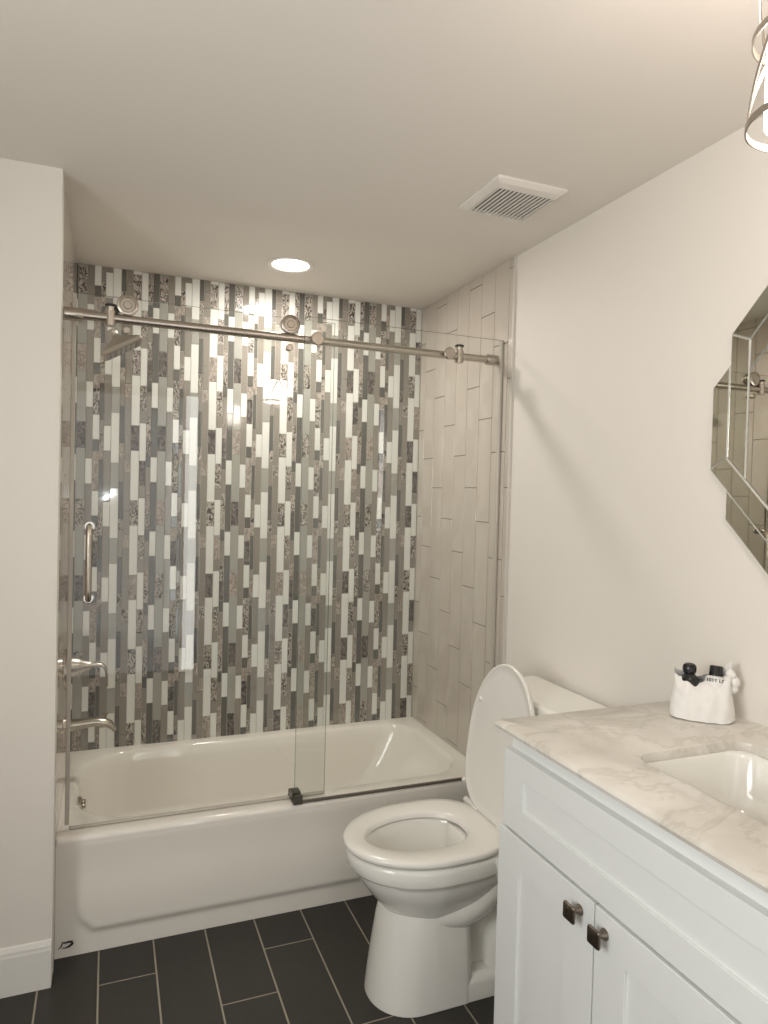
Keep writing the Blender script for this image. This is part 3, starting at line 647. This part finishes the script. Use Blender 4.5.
# ------------------------------------------------------------------ interlaced octagon mirror on the right wall
MY, MZ, XW = -2.187, 1.635, L+0.0065
mir = thing('wall_mirror', (XW, MY, MZ), 'frameless faceted mirror of interlaced octagon strips on the right wall above the marble', 'mirror')
def octa(w_, h_, c): return [(-w_, h_-c), (-w_+c, h_), (w_-c, h_), (w_, h_-c), (w_, -h_+c), (w_-c, -h_), (-w_+c, -h_), (-w_, -h_+c)]
def clip_pt(a, b): return a
T_ = .054; k45 = T_*math.tan(PI/8)
oA = octa(.377, .4975, .275); iA = octa(.377-T_, .4975-T_, .275-2*k45*0-2*(T_-T_*math.tan(PI/8)*1)*0-(2*T_-T_*math.sqrt(2)))
oB = octa(.427, .4275, .3275); iB = octa(.427-T_, .4275-T_, .3275-(2*T_-T_*math.sqrt(2)))
def P3(p, x): return Vector((XW-x, MY-p[0]*-1, MZ+p[1])) if False else Vector((XW-x, MY-p[0], MZ+p[1]))
def strip(pts, x0, x1, name):
    """bevelled bar of mirror glass: pts is a 4-gon in the wall plane"""
    cx = sum(p[0] for p in pts)/4; cy = sum(p[1] for p in pts)/4
    def inset(d):
        n = len(pts); out = []
        area = sum(pts[i][0]*pts[(i+1) % n][1]-pts[(i+1) % n][0]*pts[i][1] for i in range(n))
        sg = 1 if area > 0 else -1
        for i in range(n):
            a, b, c = pts[i-1], pts[i], pts[(i+1) % n]
            d1 = Vector((b[0]-a[0], b[1]-a[1])).normalized(); d2 = Vector((c[0]-b[0], c[1]-b[1])).normalized()
            n1 = Vector((-d1.y, d1.x))*sg; n2 = Vector((-d2.y, d2.x))*sg
            bis = (n1+n2); bis = bis/(max(.2, bis.dot(n1))); out.append((b[0]+bis.x*d, b[1]+bis.y*d))
        return out
    m = MB(); m.loft([[P3(p, x0) for p in pts], [P3(p, x1-.0025) for p in pts]], 1, False, True, False)
    m.loft([[P3(p, x1-.0025) for p in pts], [P3(p, x1) for p in inset(.0032)]], 1, False, False, False)
    m.add([P3(p, x1) for p in inset(.0032)], [(0, 1, 2, 3)], 0)
    return m.build(name, ['mirror_strip', 'mirror_edge'], mir)
def both(pts, lev):                                  # the frame repeats after half a turn
    strip(pts, .002, lev, 'frame_strip'); strip([(-a, -b) for a, b in pts], .002, lev, 'frame_strip')
LA, LB, LB_, LL = .0125, .0120, .0105, .0150
both([(-.377, .2225), (-.323, .2001), (-.323, -.1276), (-.377, -.0736)], LA)       # upright, ends at the crossing bar
both([oA[0], oA[1], iA[1], iA[0]], LA)                                              # upper chamfer
both([(-.377, -.150), (-.377, -.2225), oA[6], iA[6]], LA)                           # lower chamfer with the stub of the upright
both([oA[1], oA[2], iA[2], iA[1]], LA)
both([(-.427, -.100), (-.427, .100), (-.3772, .1498), (-.3772, -.0734)], LB)        # outer upright of the wide octagon
both([oB[6], oB[7], (-.3775, -.0731), iB[6]], LL)                                   # its lower chamfer crosses over
both([(-.3228, .2042), (-.3228, .1278), iB[1], oB[1]], LB_)                         # its upper chamfer runs under
both([oB[1], oB[2], iB[2], iB[1]], LB_)
ct = [(-.3225, .1268), (-.0758, .3735)]
ctr = ct+[(-a, b) for a, b in ct[::-1]]+[(-a, -b) for a, b in ct]+[(a, -b) for a, b in ct[::-1]]
pl_ = MB(); pl_.loft([[P3(p, .003) for p in ctr], [P3(p, .0090) for p in ctr]], 0, False); pl_.build('mirror_plate', 'mirror', mir)
bk = MB(); bk.loft([[P3((p[0]*.93, p[1]*.93), .0005) for p in octa(.40, .45, .29)], [P3((p[0]*.93, p[1]*.93), .0022) for p in octa(.40, .45, .29)]], 0, False); bk.build('backing', 'backing', mir)

# ------------------------------------------------------------------ ceiling fittings
LX, LY = 1.033, -2.377
cl = thing('ceiling_light', (LX, LY, H), 'lit ceiling light in an open cage of metal rings and straps, top right corner', 'ceiling light')
q = MB(); q.lathe([(0, .062), (.010, .062), (.017, .054), (.020, .010), (.130, .010), (.132, .0)], (LX, LY, H), (0, 0, -1), 32); q.build('canopy', 'cage', cl)
def band(z, r, hgt=.010, th=.002):
    m = MB(); n = 64
    def lp_(rr, zz): return [Vector((LX+rr*math.cos(2*PI*i/n), LY+rr*math.sin(2*PI*i/n), zz)) for i in range(n)]
    a = lp_(r, z-hgt/2); m.loft([a, lp_(r, z+hgt/2), lp_(r-th, z+hgt/2), lp_(r-th, z-hgt/2), a], 0, True, False, False); return m
ZL = [1.983, 2.104, 2.225]; RL = [.088, .083, .076]
for z, r in zip(ZL, RL): band(z, r).build('cage_ring', 'cage', cl)
def strap(fn):
    m = MB(); sect = []
    for i in range(9):
        f_ = i/8; c, rad, tg = fn(f_); sd = rad.cross(tg).normalized()
        sect.append([c+sd*.0034+rad*.0009, c-sd*.0034+rad*.0009, c-sd*.0034-rad*.0009, c+sd*.0034-rad*.0009])
    m.loft(sect, 0, False); m.build('strap', 'cage', cl)
for lev in range(2):                                 # straps zigzag from the outer rings to four nodes on the middle ring
    zn = ZL[0] if lev == 0 else ZL[2]; rn = RL[0] if lev == 0 else RL[2]
    for s in range(8):
        a0_ = (s//2)*PI/2; a1_ = a0_+(PI/4 if s % 2 else -PI/4)
        def fn(f_):
            a = a0_+(a1_-a0_)*f_; r = RL[1]+(rn-RL[1])*f_-.0025; z = ZL[1]+(zn-ZL[1])*f_
            rad = Vector((math.cos(a), math.sin(a), 0)); tg = Vector((-math.sin(a)*r*(a1_-a0_), math.cos(a)*r*(a1_-a0_), zn-ZL[1])).normalized()
            return Vector((LX, LY, 0))+rad*r+Vector((0, 0, z)), rad, tg
        strap(fn)
for s in range(4):                                   # spokes from the top ring to the stem
    a = PI/4+s*PI/2; rad = Vector((math.cos(a), math.sin(a), 0))
    m = MB(); m.tube([Vector((LX, LY, ZL[2]))+rad*.008, Vector((LX, LY, ZL[2]))+rad*(RL[2]-.001)], .0028, 8); m.build('spoke', 'cage', cl)
q = MB(); q.lathe([(.125, .016), (.131, .019), (.236, .019), (.238, .012), (.238, 0)], (LX, LY, H), (0, 0, -1), 20); q.build('socket', 'cage', cl)
q = MB(); q.lathe([(.238, .0), (.238, .058), (.243, .064), (.366, .064), (.371, .058), (.371, 0)], (LX, LY, H), (0, 0, -1), 32); o = q.build('lamp_shade', 'opal', cl); o['label'] = 'glowing white glass cylinder'
rl = thing('recessed_light', (hx, hy, H), 'round lit recessed light in the ceiling over the bathtub', 'recessed light')
q = MB(); n = 48
def rg(r, z): return [Vector((hx+r*math.cos(2*PI*i/n), hy+r*math.sin(2*PI*i/n), z)) for i in range(n)]
q.loft([rg(.092, H-.0005), rg(.092, H-.003), rg(.086, H-.006), rg(.073, H-.004), rg(.070, H+.004), rg(.078, H+.004), rg(.078, H-.0004), rg(.092, H-.0005)], 0, True, False, False); q.build('trim_ring', 'vent', rl)
q = MB(); q.loft([rg(.0695, H-.001), rg(.0695, H+.003)], 0, True); q.build('diffuser', 'led', rl)
vt = thing('ceiling_vent', (1.245, -1.235, H), 'square white slotted exhaust vent in the ceiling near the right wall', 'vent')
VX0, VX1, VYa, VYb = 1.128, 1.362, -1.362, -1.125
q = MB(); zt = H-.0005
def vr(i, z, r=.006): return rrect(VX0+i, VX1-i, VYa+i, VYb-i, z, r, 4, 3)
GX0, GX1, GY0, GY1 = 1.152, 1.345, -1.318, -1.142
def gr(z): return rrect(GX0, GX1, GY0, GY1, z, .003, 4, 3)
q.loft([vr(0, zt), vr(0, H-.007), vr(.014, H-.0155), gr(H-.017), gr(H-.007)], 0, True, False, False); q.build('frame', 'vent', vt, auto=25)
q = MB(); q.box(GX0, GX1, GY0, GY1, H-.0050, H-.0035); q.build('cavity', 'vent_dark', vt)
ns = 13; pit = (GX1-GX0)/(ns+1)
for i in range(ns+1):
    c = GX0+pit*(i+.5); q = MB(); q.box(c-pit*.20, c+pit*.20, GY0-.002, GY1+.002, H-.0165, H-.0115, 0, .001, 1); q.build('slat', 'vent', vt)
